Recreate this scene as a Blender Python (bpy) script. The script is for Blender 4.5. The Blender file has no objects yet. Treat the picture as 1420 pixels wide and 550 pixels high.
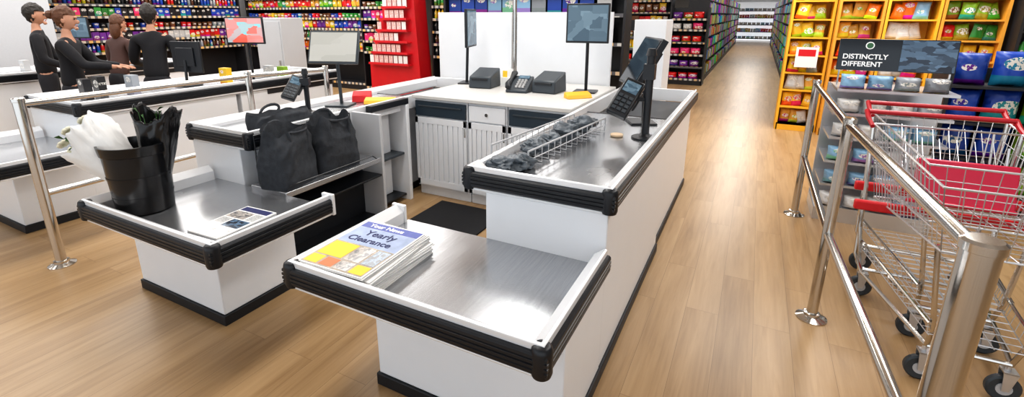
import bpy, bmesh, math, random
from mathutils import Vector, Matrix, noise
random.seed(7)
SC=bpy.context.scene
COL=SC.collection
pi=math.pi
try:
    SC.view_settings.view_transform='Standard'
    SC.view_settings.look='Medium High Contrast'
except Exception as e: print('vs',e)
# ------------------------------------------------------------------ materials
def newmat(name):
    m=bpy.data.materials.new(name); m.use_nodes=True
    nt=m.node_tree; b=nt.nodes['Principled BSDF']
    return m,nt,b
def N(nt,t,**kw):
    n=nt.nodes.new(t)
    for k,v in kw.items(): setattr(n,k,v)
    return n
def L(nt,a,b): nt.links.new(a,b)
def mat(name,col,rough=.5,metal=0,bump=0,bscale=60,emis=0,var=0,spec=None):
    m,nt,b=newmat(name)
    b.inputs['Base Color'].default_value=(*col,1)
    b.inputs['Roughness'].default_value=rough
    b.inputs['Metallic'].default_value=metal
    if spec is not None: b.inputs['Specular IOR Level'].default_value=spec
    if emis:
        b.inputs['Emission Color'].default_value=(*col,1); b.inputs['Emission Strength'].default_value=emis
    if bump or var:
        tc=N(nt,'ShaderNodeTexCoord'); nz=N(nt,'ShaderNodeTexNoise'); nz.inputs['Scale'].default_value=bscale; nz.inputs['Detail'].default_value=4
        L(nt,tc.outputs['Object'],nz.inputs['Vector'])
        if bump:
            bp=N(nt,'ShaderNodeBump'); bp.inputs['Strength'].default_value=bump; bp.inputs['Distance'].default_value=.01
            L(nt,nz.outputs['Fac'],bp.inputs['Height']); L(nt,bp.outputs['Normal'],b.inputs['Normal'])
        if var:
            mx=N(nt,'ShaderNodeMix',data_type='RGBA'); mx.inputs[6].default_value=(*[c*(1-var) for c in col],1); mx.inputs[7].default_value=(*[min(1,c*(1+var)) for c in col],1)
            L(nt,nz.outputs['Fac'],mx.inputs[0]); L(nt,mx.outputs[2],b.inputs['Base Color'])
    return m
WHITE=mat('white_laminate',(.78,.80,.83),.32,bump=.02,bscale=8,var=.02)
RIM=mat('pale_aluminium_trim',(.82,.83,.85),.25,metal=.2)
BLACK=mat('black_rubber_bumper',(.008,.010,.014),.4,bump=.05,bscale=90)
DARK=mat('dark_plastic',(.012,.014,.018),.38,bump=.03,bscale=120)
KICK=mat('black_kick_plate',(.010,.012,.016),.5,var=.2)
GREYP=mat('dark_grey_plastic',(.04,.05,.06),.4,bump=.03,bscale=150)
CHROME=mat('polished_steel_tube',(.62,.60,.57),.14,metal=1,bump=.01,bscale=20)
WIRE=mat('zinc_wire',(.62,.63,.65),.28,metal=.8)
RED=mat('red_plastic',(.60,.012,.02),.35,var=.1,bscale=5)
REDD=mat('deep_red_plastic',(.42,.01,.02),.35,var=.1,bscale=5)
PINK=mat('pink_red_plastic',(.58,.015,.06),.35,var=.1,bscale=5)
YEL=mat('yellow_card',(.84,.44,.03),.5,var=.12,bscale=6)
ORG=mat('tan_amber_card',(.72,.33,.04),.5,var=.15,bscale=6)
GREYW=mat('warm_grey_wall',(.46,.47,.49),.7,bump=.05,bscale=40,var=.04)
GREYC=mat('light_grey_cabinet',(.50,.51,.53),.5,var=.04,bscale=4)
BLKSH=mat('black_shelf_metal',(.018,.018,.021),.45,var=.2,bscale=9)
SLATE=mat('slate_blue_drawer',(.022,.038,.055),.42,bump=.03)
CEIL=mat('ceiling_white',(.8,.8,.8),.8,bump=.05,bscale=30)
PAPERW=mat('white_paper',(.80,.80,.79),.6,bump=.15,bscale=25)
LEAF=mat('green_leaf',(.04,.12,.03),.5,var=.4,bscale=30)
PETAL=mat('cream_petal',(.85,.82,.65),.5,var=.1,bscale=40)
SCREENK=mat('glossy_dark_screen',(.012,.017,.024),.08,var=.2,bscale=3)
MATK=mat('black_floor_mat',(.012,.012,.014),.85,bump=.3,bscale=200)
CLOTHK=mat('black_cloth',(.007,.007,.010),.8,bump=.15,bscale=60,var=.3)
CLOTHP=mat('dark_brown_cloth',(.07,.035,.03),.8,bump=.1,bscale=60,var=.1)
CLOTHT=mat('charcoal_trousers',(.012,.012,.016),.8,bump=.1,bscale=60,var=.2)
SKIN=mat('skin',(.50,.26,.17),.55,var=.06,bscale=30)
HAIRB=mat('brown_hair',(.10,.035,.012),.5,bump=.5,bscale=60,var=.4)
HAIRD=mat('dark_hair',(.014,.009,.006),.5,bump=.5,bscale=60,var=.4)
EYEM=mat('eye_dark',(.02,.015,.012),.2,var=.1)
LIPM=mat('lips',(.40,.11,.09),.45,var=.1)
SHOE=mat('black_shoe_leather',(.01,.01,.01),.35,var=.1)
BAGM=mat('charcoal_woven_bag',(.042,.046,.053),.82,bump=.4,bscale=30,var=.4,spec=.25)
GBAG=mat('grey_plastic_bag',(.10,.12,.14),.4,bump=.9,bscale=30,var=.7)
BUCK=mat('glossy_black_bucket',(.007,.007,.008),.22,var=.2,bscale=8)
NAVY=mat('navy_ink',(.01,.015,.10),.6,var=.05)
WTEXT=mat('white_ink',(.9,.9,.9),.6,var=.02)
YINK=mat('yellow_ink',(.88,.58,.04),.6,var=.05)
OINK=mat('orange_ink',(.75,.2,.08),.6,var=.05)
BEIGE=mat('beige_disc',(.6,.45,.3),.5,var=.1)

def floor_mat():
    m,nt,b=newmat('oak_plank_floor')
    tc=N(nt,'ShaderNodeTexCoord'); mp=N(nt,'ShaderNodeMapping'); mp.inputs['Rotation'].default_value=(0,0,pi/2)
    L(nt,tc.outputs['Object'],mp.inputs['Vector'])
    br=N(nt,'ShaderNodeTexBrick'); br.offset=.37
    br.inputs['Scale'].default_value=1; br.inputs['Brick Width'].default_value=1.3; br.inputs['Row Height'].default_value=.17
    br.inputs['Mortar Size'].default_value=.0009; br.inputs['Mortar Smooth'].default_value=.5
    br.inputs['Color1'].default_value=(0,0,0,1); br.inputs['Color2'].default_value=(1,1,1,1); br.inputs['Mortar'].default_value=(.5,.5,.5,1)
    L(nt,mp.outputs['Vector'],br.inputs['Vector'])
    mp2=N(nt,'ShaderNodeMapping'); mp2.inputs['Scale'].default_value=(34,1.8,1)
    add=N(nt,'ShaderNodeVectorMath',operation='MULTIPLY_ADD'); add.inputs[1].default_value=(9,9,9)
    L(nt,br.outputs['Color'],add.inputs[0]); L(nt,tc.outputs['Object'],add.inputs[2])
    L(nt,add.outputs[0],mp2.inputs['Vector'])
    nz=N(nt,'ShaderNodeTexNoise'); nz.inputs['Scale'].default_value=1; nz.inputs['Detail'].default_value=7; nz.inputs['Roughness'].default_value=.6; nz.inputs['Distortion'].default_value=.6
    L(nt,mp2.outputs['Vector'],nz.inputs['Vector'])
    mp3=N(nt,'ShaderNodeMapping'); mp3.inputs['Scale'].default_value=(6,.8,1); L(nt,add.outputs[0],mp3.inputs['Vector'])
    nz2=N(nt,'ShaderNodeTexNoise'); nz2.inputs['Scale'].default_value=1; nz2.inputs['Detail'].default_value=3; L(nt,mp3.outputs['Vector'],nz2.inputs['Vector'])
    cr=N(nt,'ShaderNodeValToRGB')
    e=cr.color_ramp.elements; e[0].position=.24; e[0].color=(.23,.128,.052,1); e[1].position=.76; e[1].color=(.51,.345,.188,1)
    x=cr.color_ramp.elements.new(.5); x.color=(.395,.252,.124,1)
    mm=N(nt,'ShaderNodeMath',operation='MULTIPLY_ADD'); mm.inputs[1].default_value=.5
    L(nt,nz2.outputs['Fac'],mm.inputs[0])
    m3=N(nt,'ShaderNodeMath',operation='MULTIPLY'); m3.inputs[1].default_value=.5; L(nt,nz.outputs['Fac'],m3.inputs[0]); L(nt,m3.outputs[0],mm.inputs[2])
    m4=N(nt,'ShaderNodeMath',operation='MULTIPLY_ADD'); m4.inputs[1].default_value=.07; L(nt,br.outputs['Color'],m4.inputs[0])
    m5=N(nt,'ShaderNodeMath',operation='SUBTRACT'); m5.inputs[1].default_value=.035; L(nt,mm.outputs[0],m5.inputs[0]); L(nt,m5.outputs[0],m4.inputs[2])
    L(nt,m4.outputs[0],cr.inputs['Fac'])
    mx=N(nt,'ShaderNodeMix',data_type='RGBA'); mx.inputs[7].default_value=(.16,.088,.038,1)
    L(nt,br.outputs['Fac'],mx.inputs[0]); L(nt,cr.outputs['Color'],mx.inputs[6]); L(nt,mx.outputs[2],b.inputs['Base Color'])
    b.inputs['Roughness'].default_value=.33; b.inputs['Specular IOR Level'].default_value=.48
    bp=N(nt,'ShaderNodeBump'); bp.inputs['Strength'].default_value=.05; bp.inputs['Distance'].default_value=.004; L(nt,nz.outputs['Fac'],bp.inputs['Height']); L(nt,bp.outputs['Normal'],b.inputs['Normal'])
    return m
FLOOR=floor_mat()
def steel_mat():
    m,nt,b=newmat('brushed_stainless')
    tc=N(nt,'ShaderNodeTexCoord'); mp=N(nt,'ShaderNodeMapping'); mp.inputs['Scale'].default_value=(160,5,1)
    L(nt,tc.outputs['Object'],mp.inputs['Vector'])
    nz=N(nt,'ShaderNodeTexNoise'); nz.inputs['Scale'].default_value=1; nz.inputs['Detail'].default_value=5; L(nt,mp.outputs['Vector'],nz.inputs['Vector'])
    nz2=N(nt,'ShaderNodeTexNoise'); nz2.inputs['Scale'].default_value=3; nz2.inputs['Detail'].default_value=3; L(nt,tc.outputs['Object'],nz2.inputs['Vector'])
    mr=N(nt,'ShaderNodeMapRange'); mr.inputs['To Min'].default_value=.14; mr.inputs['To Max'].default_value=.34; L(nt,nz2.outputs['Fac'],mr.inputs['Value'])
    L(nt,mr.outputs[0],b.inputs['Roughness'])
    cr=N(nt,'ShaderNodeValToRGB'); cr.color_ramp.elements[0].color=(.36,.37,.39,1); cr.color_ramp.elements[1].color=(.56,.57,.59,1); L(nt,nz.outputs['Fac'],cr.inputs['Fac']); L(nt,cr.outputs['Color'],b.inputs['Base Color'])
    b.inputs['Metallic'].default_value=.85
    bp=N(nt,'ShaderNodeBump'); bp.inputs['Strength'].default_value=.03; bp.inputs['Distance'].default_value=.002; L(nt,nz.outputs['Fac'],bp.inputs['Height']); L(nt,bp.outputs['Normal'],b.inputs['Normal'])
    return m
STEEL=steel_mat()
def pack_mat(name,rough=.35,labcol=(.75,.73,.68,1)):
    m,nt,b=newmat(name)
    oi=N(nt,'ShaderNodeObjectInfo'); tc=N(nt,'ShaderNodeTexCoord')
    hs=N(nt,'ShaderNodeHueSaturation'); L(nt,oi.outputs['Color'],hs.inputs['Color']); hs.inputs['Value'].default_value=.8
    ml=N(nt,'ShaderNodeMath',operation='MULTIPLY_ADD'); ml.inputs[1].default_value=.4; ml.inputs[2].default_value=.3; L(nt,oi.outputs['Random'],ml.inputs[0]); L(nt,ml.outputs[0],hs.inputs['Hue'])
    s=N(nt,'ShaderNodeVectorMath',operation='SUBTRACT'); L(nt,tc.outputs['Generated'],s.inputs[0])
    wn=N(nt,'ShaderNodeTexWhiteNoise',noise_dimensions='1D'); L(nt,oi.outputs['Random'],wn.inputs['W'])
    ce=N(nt,'ShaderNodeVectorMath',operation='MULTIPLY_ADD'); ce.inputs[1].default_value=(.3,0,.5); ce.inputs[2].default_value=(.35,.5,.35); L(nt,wn.outputs['Color'],ce.inputs[0]); L(nt,ce.outputs[0],s.inputs[1])
    k=N(nt,'ShaderNodeVectorMath',operation='MULTIPLY'); k.inputs[1].default_value=(.8,0,1.7); L(nt,s.outputs[0],k.inputs[0])
    ln=N(nt,'ShaderNodeVectorMath',operation='LENGTH'); L(nt,k.outputs[0],ln.inputs[0])
    sz=N(nt,'ShaderNodeMath',operation='MULTIPLY_ADD'); sz.inputs[1].default_value=.22; sz.inputs[2].default_value=.14; L(nt,wn.outputs['Value'],sz.inputs[0])
    lt=N(nt,'ShaderNodeMath',operation='LESS_THAN'); L(nt,ln.outputs['Value'],lt.inputs[0]); L(nt,sz.outputs[0],lt.inputs[1])
    sx=N(nt,'ShaderNodeSeparateXYZ'); L(nt,tc.outputs['Generated'],sx.inputs[0])
    gt=N(nt,'ShaderNodeMath',operation='LESS_THAN'); L(nt,sx.outputs['Z'],gt.inputs[0]); L(nt,sz.outputs[0],gt.inputs[1])
    m1=N(nt,'ShaderNodeMix',data_type='RGBA'); L(nt,gt.outputs[0],m1.inputs[0]); L(nt,oi.outputs['Color'],m1.inputs[6]); L(nt,hs.outputs['Color'],m1.inputs[7])
    m2=N(nt,'ShaderNodeMix',data_type='RGBA'); L(nt,lt.outputs[0],m2.inputs[0]); L(nt,m1.outputs[2],m2.inputs[6]); 
    wv=N(nt,'ShaderNodeTexNoise'); wv.inputs['Scale'].default_value=9; L(nt,tc.outputs['Generated'],wv.inputs['Vector'])
    g2=N(nt,'ShaderNodeMath',operation='GREATER_THAN'); g2.inputs[1].default_value=.53; L(nt,wv.outputs['Fac'],g2.inputs[0])
    m3=N(nt,'ShaderNodeMix',data_type='RGBA'); m3.inputs[6].default_value=labcol; L(nt,g2.outputs[0],m3.inputs[0]); L(nt,hs.outputs['Color'],m3.inputs[7]); L(nt,m3.outputs[2],m2.inputs[7])
    L(nt,m2.outputs[2],b.inputs['Base Color']); b.inputs['Roughness'].default_value=rough
    return m
PACK=pack_mat('printed_packaging')
def island_mat():
    m,nt,b=newmat('mixed_packaging')
    g=N(nt,'ShaderNodeNewGeometry'); w=N(nt,'ShaderNodeTexWhiteNoise',noise_dimensions='1D'); L(nt,g.outputs['Random Per Island'],w.inputs['W'])
    hs=N(nt,'ShaderNodeHueSaturation'); hs.inputs['Saturation'].default_value=1.1; hs.inputs['Value'].default_value=.6
    L(nt,w.outputs['Color'],hs.inputs['Color']); L(nt,hs.outputs['Color'],b.inputs['Base Color']); b.inputs['Roughness'].default_value=.45
    return m
ISL=island_mat()
def strip_mat():
    m,nt,b=newmat('price_ticket_strip')
    tc=N(nt,'ShaderNodeTexCoord'); br=N(nt,'ShaderNodeTexBrick'); br.inputs['Scale'].default_value=1; br.inputs['Brick Width'].default_value=.11; br.inputs['Row Height'].default_value=.2
    br.inputs['Mortar Size'].default_value=.025; br.inputs['Color1'].default_value=(.55,.55,.53,1); br.inputs['Color2'].default_value=(.8,.42,.04,1); br.inputs['Mortar'].default_value=(.10,.10,.11,1); br.inputs['Bias'].default_value=-.2
    mp=N(nt,'ShaderNodeMapping'); mp.inputs['Rotation'].default_value=(pi/2,0,0)
    L(nt,tc.outputs['Object'],mp.inputs['Vector']); L(nt,mp.outputs['Vector'],br.inputs['Vector']); L(nt,br.outputs['Color'],b.inputs['Base Color']); b.inputs['Roughness'].default_value=.5
    return m
STRIP=strip_mat()
def screen_mat(name,c1,c2,em=.5,scale=4):
    m,nt,b=newmat(name)
    tc=N(nt,'ShaderNodeTexCoord'); vo=N(nt,'ShaderNodeTexVoronoi',distance='CHEBYCHEV'); vo.inputs['Scale'].default_value=scale
    L(nt,tc.outputs['Generated'],vo.inputs['Vector'])
    mx=N(nt,'ShaderNodeMix',data_type='RGBA'); mx.inputs[6].default_value=(*c1,1); mx.inputs[7].default_value=(*c2,1)
    sp=N(nt,'ShaderNodeSeparateColor'); L(nt,vo.outputs['Color'],sp.inputs[0]); L(nt,sp.outputs[0],mx.inputs[0])
    L(nt,mx.outputs[2],b.inputs['Base Color']); L(nt,mx.outputs[2],b.inputs['Emission Color']); b.inputs['Emission Strength'].default_value=em; b.inputs['Roughness'].default_value=.12
    return m
SCRPALE=screen_mat('painted_pale_reflection_screen',(.42,.42,.39),(.50,.50,.47),.1,1.5)  # pale reflection painted into the screen colour, with a faint glow
SCRBLUE=screen_mat('blue_grey_screen',(.05,.09,.13),(.16,.24,.30),.2,3)
SCRCOL=screen_mat('colourful_screen',(.8,.10,.06),(.2,.55,.6),.35,3)
PHOTO=screen_mat('dark_photo_print',(.01,.015,.03),(.12,.2,.3),0,5)
PHOTO2=screen_mat('grey_photo_print',(.12,.12,.13),(.55,.5,.45),0,7)
LEAFP=screen_mat('printed_leaflet',(.72,.38,.34),(.82,.80,.78),0,6)
COLUMN=screen_mat('printed_text_column',(.25,.26,.28),(.75,.75,.73),0,26)
# ------------------------------------------------------------------ mesh builder
class MB:
    def __init__(s): s.v=[];s.f=[];s.mi=[];s.m=Matrix.Identity(4)
    def add(s,vs,fs,mi=0):
        o=len(s.v); s.v+=[tuple(s.m@Vector(v)) for v in vs]
        for f in fs: s.f.append([o+i for i in f]); s.mi.append(mi)
    def box(s,x0,y0,z0,x1,y1,z1,mi=0):
        if x0>x1:x0,x1=x1,x0
        if y0>y1:y0,y1=y1,y0
        vs=[(x,y,z) for z in(z0,z1) for y in(y0,y1) for x in(x0,x1)]
        s.add(vs,[(0,2,3,1),(4,5,7,6),(0,1,5,4),(2,6,7,3),(0,4,6,2),(1,3,7,5)],mi)
    def cyl(s,p0,p1,r0,r1=None,n=14,mi=0,caps=True):
        r1=r0 if r1 is None else r1
        p0=Vector(p0);p1=Vector(p1);d=(p1-p0).normalized()
        a=d.orthogonal().normalized();b=d.cross(a)
        vs=[];fs=[]
        for p,r in((p0,r0),(p1,r1)):
            for i in range(n):
                t=2*pi*i/n; vs.append(p+a*math.cos(t)*r+b*math.sin(t)*r)
        for i in range(n): fs.append((i,(i+1)%n,n+(i+1)%n,n+i))
        if caps: fs.append(tuple(range(n))[::-1]); fs.append(tuple(range(n,2*n)))
        s.add(vs,fs,mi)
    def tube(s,path,r,n=6,closed=False,mi=0):
        P=[Vector(p) for p in path];k=len(P);vs=[];fs=[]
        prev=None
        for i in range(k):
            if closed: d=P[(i+1)%k]-P[i-1]
            else: d=P[min(i+1,k-1)]-P[max(i-1,0)]
            d.normalize()
            a=(prev-d*prev.dot(d)) if prev is not None else d.orthogonal()
            if a.length<1e-5:a=d.orthogonal()
            a.normalize();prev=a;b=d.cross(a)
            rr=r[i] if isinstance(r,(list,tuple)) else r
            for j in range(n):
                t=2*pi*j/n; vs.append(P[i]+a*math.cos(t)*rr+b*math.sin(t)*rr)
        for i in range(k if closed else k-1):
            for j in range(n):
                fs.append((i*n+j,i*n+(j+1)%n,((i+1)%k)*n+(j+1)%n,((i+1)%k)*n+j))
        if not closed: fs.append(tuple(range(n))[::-1]); fs.append(tuple(range((k-1)*n,k*n)))
        s.add(vs,fs,mi)
    def lathe(s,prof,c=(0,0,0),n=20,mi=0,caps=True):
        vs=[];fs=[];k=len(prof)
        for r,z in prof:
            for i in range(n):
                t=2*pi*i/n; vs.append((c[0]+r*math.cos(t),c[1]+r*math.sin(t),c[2]+z))
        for j in range(k-1):
            for i in range(n): fs.append((j*n+i,j*n+(i+1)%n,(j+1)*n+(i+1)%n,(j+1)*n+i))
        if caps: fs.append(tuple(range(n))[::-1]); fs.append(tuple(range((k-1)*n,k*n)))
        s.add(vs,fs,mi)
    def ell(s,c,r,nu=14,nv=10,mi=0,fn=None):
        vs=[];fs=[]
        for j in range(nv+1):
            p=pi*j/nv
            for i in range(nu):
                t=2*pi*i/nu
                q=Vector((math.sin(p)*math.cos(t),math.sin(p)*math.sin(t),math.cos(p)))
                if fn:q=fn(q)
                vs.append((c[0]+q.x*r[0],c[1]+q.y*r[1],c[2]+q.z*r[2]))
        for j in range(nv):
            for i in range(nu): fs.append((j*nu+i,(j+1)*nu+i,(j+1)*nu+(i+1)%nu,j*nu+(i+1)%nu))
        s.add(vs,fs,mi)
    def sweep(s,path,prof,side=1,mi=0):
        P=[Vector(p) for p in path];k=len(P);q=len(prof);vs=[];fs=[]
        ns=[]
        for i in range(k-1):
            d=(P[i+1]-P[i]).normalized(); ns.append(Vector((d.y,-d.x,0))*side)
        for i in range(k):
            if i==0:m=ns[0]
            elif i==k-1:m=ns[-1]
            else:
                m=ns[i-1]+ns[i]; m=m/ (1+ns[i-1].dot(ns[i]))
            for n_,z in prof: vs.append(P[i]+m*n_+Vector((0,0,z)))
        for i in range(k-1):
            for j in range(q): fs.append((i*q+j,i*q+(j+1)%q,(i+1)*q+(j+1)%q,(i+1)*q+j))
        fs.append(tuple(range(q))); fs.append(tuple(range((k-1)*q,k*q))[::-1])
        s.add(vs,fs,mi)
    def mesh(s,name,mats,smooth=30,weld=False):
        me=bpy.data.meshes.new(name); me.from_pydata(s.v,[],s.f)
        for m in (mats if isinstance(mats,(list,tuple)) else [mats]): me.materials.append(m)
        for p,i in zip(me.polygons,s.mi): p.material_index=i
        bm=bmesh.new(); bm.from_mesh(me)
        if weld: bmesh.ops.remove_doubles(bm,verts=bm.verts,dist=1e-5)
        bmesh.ops.recalc_face_normals(bm,faces=bm.faces); bm.to_mesh(me); bm.free()
        if smooth:
            for p in me.polygons:p.use_smooth=True
            try: me.set_sharp_from_angle(angle=math.radians(smooth))
            except Exception: pass
        return me
    def build(s,name,mats,parent=None,smooth=30,bevel=0,label=None,cat=None,loc=None,rotz=0,kind=None,group=None,weld=False):
        o=bpy.data.objects.new(name,s.mesh(name,mats,smooth,weld)); COL.objects.link(o)
        if parent: o.parent=parent
        if loc: o.location=loc
        if rotz: o.rotation_euler=(0,0,rotz)
        if bevel:
            b=o.modifiers.new('bevel','BEVEL'); b.width=bevel; b.segments=2; b.limit_method='ANGLE'; b.angle_limit=math.radians(40)
        if label:o['label']=label
        if cat:o['category']=cat
        if kind:o['kind']=kind
        if group:o['group']=group
        return o
def thing(name,label,cat,loc=(0,0,0),rotz=0,group=None,parent=None):
    o=bpy.data.objects.new(name,None); o.empty_display_size=.1; COL.objects.link(o); o.location=loc; o.rotation_euler=(0,0,rotz)
    if parent: o.parent=parent
    else:
        o['label']=label; o['category']=cat
        if group:o['group']=group
    return o
def box(name,b,m,parent=None,bevel=.004,**kw):
    k=MB(); k.box(*b); return k.build(name,m,parent,bevel=bevel,**kw)
def copytree(root,loc,rotz=None,label=None):
    r=root.copy(); COL.objects.link(r); r.location=loc
    if rotz is not None:r.rotation_euler=(0,0,rotz)
    if label:r['label']=label
    def rec(a,b):
        for c in a.children:
            d=c.copy(); COL.objects.link(d); d.parent=b; rec(c,d)
    rec(root,r); return r
def text(name,body,size,loc,rot,m,parent=None,ext=.0008,align='LEFT',bold=0,width=None):
    c=bpy.data.curves.new(name,'FONT'); c.body=body; c.size=size; c.extrude=ext; c.align_x=align; c.offset=bold
    t=bpy.data.objects.new('tmp_text',c); COL.objects.link(t)
    dg=bpy.context.evaluated_depsgraph_get(); me=bpy.data.meshes.new_from_object(t.evaluated_get(dg)); me.name=name
    bpy.data.objects.remove(t); me.materials.clear(); me.materials.append(m)
    if width:
        xs=[v.co.x for v in me.vertices]; w=max(xs)-min(xs)
        if w>width:
            for v in me.vertices: v.co.x*=width/w
    o=bpy.data.objects.new(name,me); COL.objects.link(o); o.location=loc; o.rotation_euler=rot
    if parent:o.parent=parent
    return o
# ------------------------------------------------------------------ room
def struct(name,b,m):
    k=MB();k.box(*b);return k.build(name,m,None,smooth=0,kind='structure')
struct('floor',(-11.7,-3,-.1,6,34.1,0),FLOOR)
struct('ceiling',(-11.7,-3,3.3,6,34.1,3.4),CEIL)
struct('wall_west',(-11.8,-3,0,-11.7,34.1,3.3),GREYW)
struct('wall_entry',(-9.7,-3,0,-9.5,3.5,3.3),GREYW)
struct('wall_east',(6,-3,0,6.1,34.1,3.3),GREYW)
struct('wall_north',(-11.7,34.0,0,6,34.2,3.3),CEIL)
# ------------------------------------------------------------------ checkout counter
RIMP=[(0,0),(-.010,.004),(-.055,-.030),(-.055,-.10),(-.045,-.115),(.004,-.115),(.006,-.105),(0,-.1)]
BUMP=[(0,-.022),(.010,-.024),(.016,-.030),(.017,-.040),(.0135,-.0425),(.0135,-.0445),(.018,-.047),(.018,-.057),(.0135,-.0595),(.0135,-.0615),(.018,-.064),(.018,-.074),(.0135,-.0765),(.0135,-.0785),(.017,-.081),(.016,-.092),(.010,-.100),(0,-.102)]
PZ=.572
def cap(k,x,y,z):
    k.lathe([(.012,-.001),(.024,-.003),(.031,-.010),(.034,-.022),(.034,-.098),(.030,-.110),(.016,-.116)],(x,y,z),n=24)
def checkout(name,label,X0,y0,s,t0,tray_w,b0,base_w,up_w,up_len,skip=None,both=False):
    T=thing(name,label,'checkout counter',(X0,y0,0))
    X=lambda i:-s*i
    ys=.70
    side=1 if s>0 else -1
    tr=thing('bagging_tray','','',parent=T)
    k=MB();k.box(X(t0+.045),.045,.55,X(tray_w-.045),ys,PZ);k.build('steel_pan',STEEL,tr,bevel=.002)
    path=[(X(tray_w),.66,.66),(X(tray_w),0,.66),(X(t0),0,.66),(X(t0),.68,.66)]
    k=MB();k.sweep(path,RIMP,side=side);k.build('edge_trim',RIM,tr,bevel=.002)
    k=MB();k.sweep(path,BUMP,side=side);k.build('ribbed_bumper',BLACK,tr,smooth=25)
    for (cx,cy) in((X(tray_w)+.012*s,.012),(X(t0)-.012*s,.012)):
        k=MB();cap(k,cx,cy,.66);k.build('corner_cap',BLACK,tr,smooth=40)
    k=MB();k.box(X(tray_w+.02),.655,.545,X(tray_w-.06),.675,.665);k.build('end_plate',RIM,tr,bevel=.004)
    k=MB();k.box(X(b0+.01),.22,.06,X(base_w),ys,.55);k.build('low_pedestal',WHITE,T,bevel=.006)
    k=MB();k.box(X(b0),.21,0,X(base_w+.01),ys,.06);k.build('kick_plate',KICK,T,bevel=.004)
    up=thing('upper_counter','','',parent=T)
    ye=ys+up_len
    cut=ys+1.75
    k=MB();k.box(X(.045),ys+.045,.79,X(up_w-.03),cut,.868);k.build('steel_worktop',STEEL,up,bevel=.002)
    k=MB();k.box(X(.05),cut,.74,X(up_w-.03),ye-.05,.80,0);k.box(X(.05),cut-.012,.79,X(up_w-.03),cut,.872,0)
    k.build('belt_bed',BLKSH,up,bevel=.003)
    k=MB();k.box(X(.10),cut+.03,.80,X(up_w-.08),ye-.12,.812);k.build('conveyor_belt',DARK,up,bevel=.004)
    path=[(X(up_w),ye if both else ys+.10,.92),(X(up_w),ys,.92),(X(0),ys,.92),(X(0),ye,.92)]
    k=MB();k.sweep(path,RIMP,side=side);k.build('edge_trim',RIM,up,bevel=.002)
    k=MB();k.sweep(path,BUMP,side=side);k.build('ribbed_bumper',BLACK,up,smooth=25)
    for (cx,cy) in((X(up_w)+.012*s,ys+.012),(X(0)-.012*s,ys+.012)):
        k=MB();cap(k,cx,cy,.92);k.build('corner_cap',BLACK,up,smooth=40)
    k=MB()
    if not both:k.box(X(up_w-.03),ys+.1,.80,X(up_w),ye,.915,0)
    k.box(X(.002),ye-.03,.80,X(up_w-.002),ye,.915,0);k.build('inner_edge_trim',RIM,up,bevel=.004)
    bw=up_w-.1 if not both else up_w-.04
    k=MB();k.box(X(.012),ys,.06,X(bw),ys+1.38,.805);k.build('pedestal',WHITE,T,bevel=.006)
    k=MB();k.box(X(0),ys-.004,0,X(bw+.01),ys+1.385,.06);k.build('kick_plate',KICK,T,bevel=.004)
    y1=ys+1.43 if not skip else skip
    k=MB();k.box(X(.03),y1,.06,X(bw),ye-.05,.795);k.build('pedestal',WHITE,T,bevel=.006)
    k=MB();k.box(X(.02),y1-.004,0,X(bw+.01),ye-.045,.06);k.build('kick_plate',KICK,T,bevel=.004)
    return T
UZ=.8685
mainc=checkout('checkout_counter','white checkout counter with stainless top and low bagging tray holding newspapers',-.44,1.12,1,0,1.10,0,.87,.69,2.98)
leftc=checkout('checkout_counter','white checkout counter with black ribbed bumpers, flower bucket on its tray',-3.22,1.06,-1,.17,1.28,.10,.90,.59,2.75,skip=2.26)
l2=checkout('checkout_counter','white checkout counter with black bumpers behind the steel railing',-5.62,1.06,-1,.17,1.36,.10,.90,.88,2.75,both=True)
l3=copytree(l2,(-8.75,1.06,0),label='white checkout counter with black bumpers near the grey wall')
T=thing('open_cabinet','dark open under-counter cabinet with one shelf and white side panels','cabinet',(-2.83,2.99,0))
k=MB();k.box(-.18,-.2,0,-.16,.25,.78);k.build('back_panel',DARK,T)
for yy in(-.21,.21):
    k=MB();k.box(-.16,yy-.02,.0,.26,yy+.02,.86);k.build('side_panel',GREYC if yy<0 else WHITE,T,bevel=.003)
k=MB();k.box(-.16,-.19,.42,.22,.19,.44);k.build('shelf',GREYP,T,bevel=.003)
k=MB();k.box(-.16,-.19,.04,.22,.19,.06);k.build('bottom_board',DARK,T,bevel=.003)
k=MB();k.box(.205,-.23,.865,.26,.23,.915);k.build('top_board',BLACK,T,bevel=.004)
T=thing('bag_packing_stand','steel packing shelf with hanging rail on the side of the counter','bag stand',(-2.45,2.05,0))
k=MB();k.box(-.17,-.32,.565,.14,.50,.60);k.build('shelf',STEEL,T,bevel=.003)
k=MB();k.box(-.17,-.30,.05,-.10,.55,.56);k.build('back_panel',DARK,T,bevel=.004)
k=MB();k.box(-.10,-.28,.44,.10,.54,.455);k.box(-.10,-.28,.10,.10,.54,.115);k.build('lower_shelf',DARK,T,bevel=.003)
k=MB();k.box(-.17,.55,.0,.10,.575,.90);k.build('end_panel',GREYC,T,bevel=.003)
k=MB();k.box(-.17,-.31,.0,.10,-.285,.565);k.build('end_panel',STEEL,T,bevel=.003)
k=MB();k.tube([(.13,-.30,.60),(.13,-.28,.63),(.13,.42,.63),(.13,.46,.60)],.004,n=6);k.tube([(-.14,-.28,.6),(-.14,-.28,.90),(-.14,.5,.90),(-.14,.5,.6)],.006,n=6);k.build('hanging_rail',DARK,T)
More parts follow.
